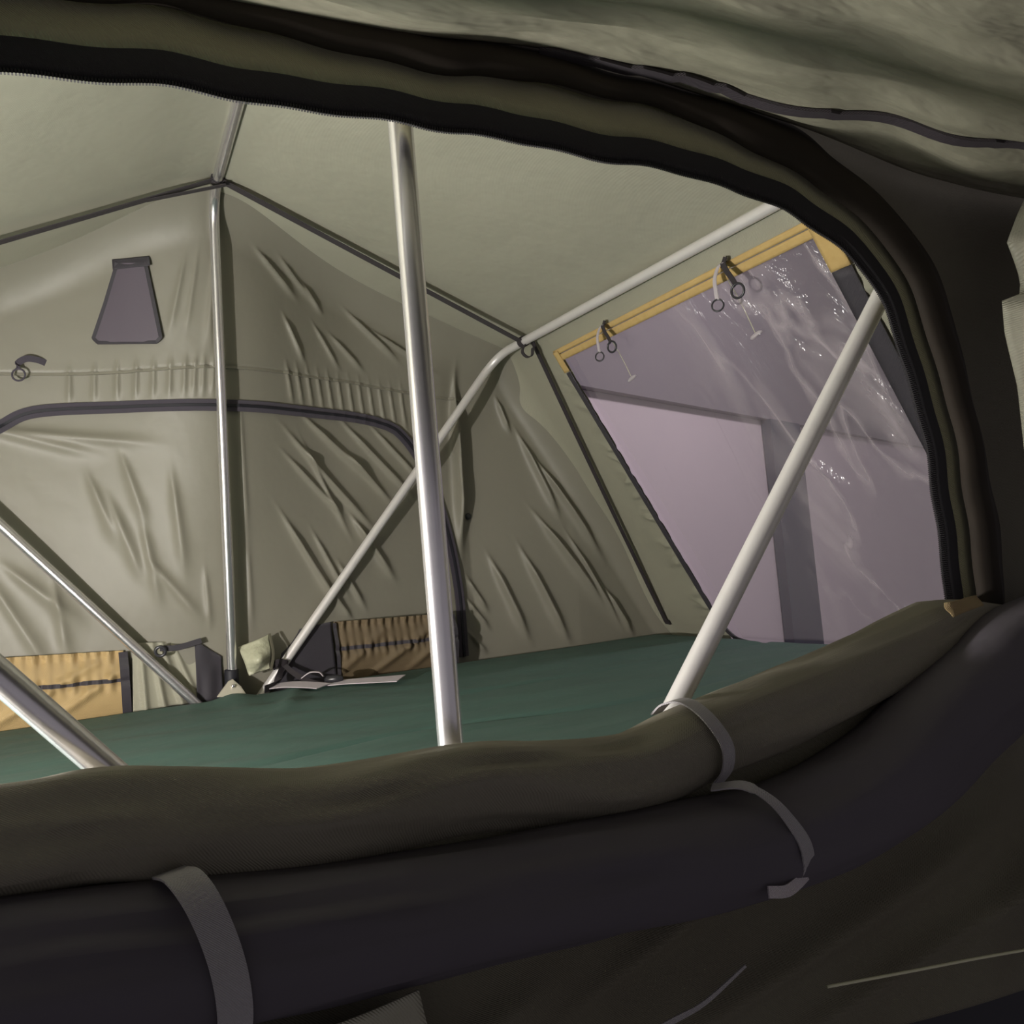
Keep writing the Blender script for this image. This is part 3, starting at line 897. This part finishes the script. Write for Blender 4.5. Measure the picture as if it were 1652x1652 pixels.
Y_ = 1.403 - 0.006 * np.sin(u * 5 + 1) - sum(0.010 * np.exp(-((u - uc - (1 - vv) * sl) / .045) ** 2) * (0.35 + 0.65 * (1 - vv) ** .5) for uc, sl in ((.12, .05), (.45, .22), (.62, .28), (.30, .12)))
grid_obj('cloth', np.stack([X_, Y_, Z_], -1), M['canvas'], sf, thick=0.0012)
ribbon('edge_tape', smooth_line([(-0.125, 1.372, 0.250), (-0.09, 1.372, 0.247), (-0.04, 1.374, 0.256)], 14), (0, .2, 1), 0.012, 0.004, M['binding'], sf)
torus('buckle', (-0.125, 1.366, 0.244), (0.2, 1, 0.2), 0.010, 0.0035, M['ring'], sf)

# black webbing tail knotted round the hoop leg
bt = tag(empty('webbing_tail', (0.128, 1.385, 0.18)), 'black webbing tail knotted round the hoop leg above the white strap', 'strap')
ribbon('knot', smooth_line([(0.112, 1.388, 0.176), (0.122, 1.378, 0.186), (0.138, 1.380, 0.182), (0.142, 1.392, 0.176)], 14), (0.4, 0, 1), 0.016, 0.005, M['blackweb'], bt)
ribbon('tail', smooth_line([(0.134, 1.380, 0.180), (0.150, 1.360, 0.160), (0.168, 1.335, 0.145), (0.195, 1.300, 0.134), (0.235, 1.28, 0.1345)], 30), (0.5, 0.5, 0.6), [0.012] * 30, 0.002, M['blackweb'], bt)
ribbon('tail', smooth_line([(0.130, 1.380, 0.178), (0.118, 1.365, 0.155), (0.10, 1.34, 0.141), (0.075, 1.31, 0.139)], 24), (0.5, 0.5, 0.4), 0.016, 0.002, M['blackweb'], bt)
tube('buckle', smooth_line([(0.205, 1.300, 0.141), (0.222, 1.288, 0.142), (0.242, 1.282, 0.141)], 10), [.004, .008, .009, .009, .009, .009, .009, .008, .007, .004], M['ring'], bt, seg=12)

# white strap lying along the mattress edge
ws = tag(empty('white_strap', (0.20, 1.26, 0.13)), 'flat white strap lying on the green mattress by the far hinge', 'strap')
ribbon('band', smooth_line([(0.10, 1.345, 0.139), (0.13, 1.325, 0.140), (0.165, 1.285, 0.1375), (0.19, 1.255, 0.134)], 24), (0.6, 1.0, 0.1), 0.050, 0.0016, M['whiteweb'], ws)
ribbon('band', smooth_line([(0.205, 1.290, 0.1335), (0.25, 1.262, 0.1345), (0.30, 1.225, 0.134), (0.345, 1.19, 0.134)], 24), (0.62, 1.0, 0.1), np.linspace(0.040, 0.060, 24), 0.0016, M['whiteweb'], ws)
ribbon('loop', smooth_line([(0.165, 1.34, 0.150), (0.180, 1.325, 0.160), (0.198, 1.315, 0.158), (0.205, 1.31, 0.148)], 14), (0.3, 1, 0), 0.016, 0.0016, M['whiteweb'], ws)

# ------------------------------------------------------------------ awning over the doorway
AX = np.array([-0.9, -0.45, -0.302, -0.204, -0.023, 0.109, 0.192, 0.415, 0.545, 0.66, 0.756, 0.95])
AZ = np.array([0.752, 0.766, 0.776, 0.792, 0.791, 0.804, 0.796, 0.770, 0.743, 0.734, 0.732, 0.728])
ax_ = np.linspace(-0.9, 0.95, 300)
az_ = np.interp(ax_, AX, AZ)
az_ = np.convolve(np.pad(az_, 6, mode='edge'), np.ones(13) / 13, 'valid')
rows = []
for s in np.concatenate([np.linspace(0, 0.3, 70), np.linspace(0.305, 1, 90)]):
    y = -0.056 - s * 1.0
    z = az_ - 0.22 * s
    w1 = 0.0045 * wob(ax_ * 1.0, y * 2.6 * np.ones_like(ax_), 91, (14, 34, 70), (.35, .8, .6)) * sstep(s / 0.03)
    rows.append(np.stack([ax_, y * np.ones_like(ax_), z + w1], -1))
AWN = np.array(rows)
aw = empty('awning', (0.0, -0.056, 0.79))
tag(aw, 'crinkled sage canvas awning stretched over the doorway', 'awning')
grid_obj('canopy', AWN, M['awning'], aw, thick=0.001)
def awn_pt(x, s):
    yv = -0.056 - s
    j = np.argmin(np.abs(AWN[:, 0, 1] - yv))
    return np.array([x, AWN[j, 0, 1], np.interp(x, ax_, AWN[j, :, 2]) - 0.004])
ribbon('dark_strip', [awn_pt(x, s) for x, s in zip(np.linspace(0.10, 0.72, 60), np.interp(np.linspace(0.10, 0.72, 60), [0.1, 0.3, 0.555, 0.72], [0.002, 0.022, 0.12, 0.20]))], (0.1, 1, 0), 0.011, 0.003, M['blackweb'], aw)  # narrow dark strip running diagonally across the awning
EDGE = [0.605, 0.600, 0.602, 0.604, 0.594, 0.596, 0.630, 0.628, 0.616, 0.640, 0.665]  # curtain edge shaped to the wavy boundary of a cast shadow
# side curtain of the awning, beyond the doorway
k = np.linspace(0, 1, 60)
rows = []
for s in np.linspace(0, 1, 70):
    x0 = np.interp(0.73 - s * 0.75, [0.0, 0.37, 0.43, 0.51, 0.565, 0.600, 0.612, 0.635, 0.665, 0.70, 0.73], EDGE)
    x = x0 + 0.26 * k + 0.02 * np.sin(k * 14 + s * 5) * k
    y = -0.105 - 0.36 * k
    z = np.interp(x, ax_, az_) + 0.22 * (y + 0.056) - 0.008 - s * 0.75
    rows.append(np.stack([x, y, z], -1))
cu_ = tag(empty('side_curtain', (0.8, -0.25, 0.0)), 'pale canvas side curtain hanging from the awning beside the dark wall', 'curtain')
grid_obj('cloth', np.array(rows), M['canvas'], cu_, thick=0.001)

# ------------------------------------------------------------------ rolled up door flap on the sill
def roll(name, pts, ry, rz, mat, parent, seed, n=170, seg=40, fold=0.10):
    l = smooth_line(pts, n)
    t, N, B = frames(l)
    u = np.linspace(0, 1, n)
    a = np.linspace(0, 2 * math.pi, seg, endpoint=False)
    A, U = np.meshgrid(a, u)
    mod = 1 + fold * wob(np.cos(A) * 0.7 + U * 5, np.sin(A) * 0.7, seed, (3, 6, 11), (1, .6, .3)) + 0.06 * np.sin(3 * A + U * 7)
    rs = np.random.RandomState(seed)
    for _ in range(34):
        u0, a0, L, sg, sl = rs.uniform(0.25, 1), rs.uniform(0.3, 2.9), rs.uniform(.05, .16), rs.uniform(.06, .16), rs.uniform(-3, 3)
        dd = np.angle(np.exp(1j * (A - a0 - sl * (U - u0))))
        mod = mod + rs.uniform(-.10, .12) * np.exp(-(dd / sg) ** 2) * np.exp(-((U - u0) / L) ** 2)
    ryv = np.interp(u, np.linspace(0, 1, len(ry)), ry)[:, None]
    rzv = np.interp(u, np.linspace(0, 1, len(rz)), rz)[:, None]
    P = l[:, None, :] + N[:, None, :] * (np.cos(A) * rzv * mod)[..., None] + B[:, None, :] * (np.sin(A) * ryv * mod)[..., None]
    P = np.concatenate([P, P[:, :1]], 1)
    o = grid_obj(name, P, mat, parent)
    return o, l
dr = tag(empty('rolled_door_flap', (0.1, -0.06, 0.08)), 'rolled door flap of olive canvas and black mesh lying along the sill', 'door flap')
top_pts = [(-0.75, -0.05, 0.235), (-0.50, -0.05, 0.236), (-0.33, -0.05, 0.228), (-0.267, -0.05, 0.226), (-0.147, -0.05, 0.203), (-0.022, -0.052, 0.202), (0.099, -0.052, 0.186), (0.184, -0.052, 0.200),
           (0.332, -0.052, 0.224), (0.44, -0.055, 0.246), (0.525, -0.06, 0.266), (0.60, -0.066, 0.272)]
roll('canvas_roll', top_pts, [.036, .038, .036, .038, .036, .036,   .036, .036, .036, .036, .034, .032, .002], [.036, .037, .036, .036, .036, .036, .036, .036, .036, .035, .032, .028, .002], M['rolltop'], dr, 101)
low_pts = [(-0.75, -0.085, 0.16), (-0.50, -0.085, 0.162), (-0.33, -0.088, 0.160), (-0.20, -0.088, 0.142), (-0.02, -0.09, 0.128), (0.09, -0.09, 0.122), (0.24, -0.09, 0.120), (0.36, -0.09, 0.142),
           (0.48, -0.09, 0.192), (0.60, -0.09, 0.232), (0.76, -0.085, 0.245)]
roll('mesh_roll', low_pts, [.040, .042, .043, .042, .042, .043, .041, .040, .042, .046, .048, .050, .048, .004], [.048, .046, .046, .046, .046, .046, .045, .044, .044, .047, .050, .052, .048, .004], M['rollmesh'], dr, 102, fold=0.06)

def path_tie(pts, w, mat, parent, wd=(1, 0, 0.1), n=40, name='tape'):
    return ribbon(name, smooth_line(pts, n), wd, w, 0.0016, mat, parent)
t1 = tag(empty('roll_tie', (0.19, -0.10, 0.10)), 'white tape tie knotted round the roll below the window with a loose end', 'tie', 'tape ties round the rolled door flap')
path_tie([(0.166, -0.034, 0.226), (0.168, -0.050, 0.2365), (0.172, -0.072, 0.239), (0.178, -0.091, 0.227), (0.186, -0.101, 0.205), (0.190, -0.094, 0.184), (0.188, -0.082, 0.170)], 0.012, M['greyweb'], t1)
path_tie([(0.172, -0.094, 0.172), (0.186, -0.116, 0.175), (0.200, -0.130, 0.164), (0.212, -0.137, 0.146), (0.224, -0.138, 0.124), (0.230, -0.130, 0.102), (0.228, -0.112, 0.086)], [0.008] * 10 + list(np.linspace(0.006, 0.013, 20)) + [0.012] * 10, M['greyweb'], t1, (1, 0, 0.5))
path_tie([(0.232, -0.126, 0.097), (0.216, -0.131, 0.094), (0.202, -0.134, 0.093), (0.186, -0.133, 0.096)], 0.009, M['whiteweb'], t1, (0, .3, 1), 14, 'loose_end')
t2 = tag(empty('roll_tie', (-0.22, -0.12, 0.10)), 'grey tape tie round the roll below the leaning hoop', 'tie', 'tape ties round the rolled door flap')
path_tie([(-0.240, -0.085, 0.199), (-0.234, -0.112, 0.202), (-0.226, -0.129, 0.190), (-0.218, -0.136, 0.165), (-0.214, -0.138, 0.140), (-0.214, -0.132, 0.115), (-0.220, -0.120, 0.098)], 0.020, M['greyweb'], t2)
path_tie([(-0.220, -0.120, 0.098), (-0.214, -0.118, 0.090), (-0.200, -0.119, 0.092), (-0.190, -0.122, 0.096)], 0.010, M['whiteweb'], t2, (0, .3, 1), 14, 'loose_end')

tg = tag(empty('label_tag', (0.51, -0.095, 0.28)), 'small tan label tag at the lower corner of the doorway', 'tag')
patch('cloth', [(0.452, -0.118, 0.279), (0.490, -0.121, 0.286), (0.488, -0.117, 0.296), (0.444, -0.113, 0.293)], M['tag'], tg, n=8, amp=0.002, seed=3)

# ------------------------------------------------------------------ skirt hanging under the roll
xs_ = np.linspace(-0.75, 1.0, 260)
rows = []
for s in np.linspace(0, 1, 70):
    zb = -0.062 - 0.10 * (xs_ - 0.3)
    z = np.interp(xs_, [0.2, 0.5, 0.7], [0.20, 0.24, 0.27]) * (1 - s) + zb * s
    y = -0.066 - 0.035 * s + 0.006 * wob(xs_, z, 111, (7, 15), (1, .5))
    for (x0, z0, x1, z1, sg) in ((0.02, 0.03, 0.45, 0.16, .016), (0.10, -0.02, 0.55, 0.08, .02), (0.20, -0.05, 0.62, 0.03, .012), (-0.12, 0.02, 0.02, 0.06, .014), (0.45, -0.02, 0.75, 0.12, .02)):
        y = y - sg * 0.8 * line_bump(xs_, z, x0, z0, x1, z1, sg)
    rows.append(np.stack([xs_, y, z], -1))
SK = np.array(rows)
sk = tag(empty('skirt', (0.1, -0.09, -0.06)), 'dark olive canvas skirt hanging under the rolled door flap', 'skirt')
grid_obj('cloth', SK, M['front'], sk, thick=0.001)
ribbon('piping', smooth_line([(0.070, -0.118, 0.016), (0.095, -0.120, 0.021), (0.125, -0.121, 0.026), (0.165, -0.122, 0.042)], 20), (0, .2, 1), np.linspace(0.005, 0.002, 20), 0.002, M['greyweb'], sk)
lf = tag(empty('canvas_flap', (-0.14, -0.125, 0.02)), 'lit patch of the skirt as a lighter canvas piece below the grey tape tie', 'flap')
patch('cloth', [(-0.235, -0.125, 0.0), (-0.075, -0.130, 0.0), (-0.098, -0.120, 0.100), (-0.215, -0.116, 0.094)], M['canvas'], lf, n=22, amp=0.008, seed=15)  # lamplight on the skirt imitated by a piece of lighter cloth
cd = tag(empty('elastic_cord', (0.38, -0.125, -0.02)), 'thin pale elastic cord stretched across the dark skirt', 'cord')
tube('cord', smooth_line([(0.238, -0.130, 0.008), (0.33, -0.134, -0.004), (0.43, -0.136, -0.018), (0.60, -0.136, -0.046)], 30), 0.0013, M['cord'], cd, seg=8)
tag(box('base_edge', (-1.2, -0.055, -0.32), (1.2, -0.030, -0.04), M['black'], bevel=0.004), 'black edge board below the canvas skirt', 'board')
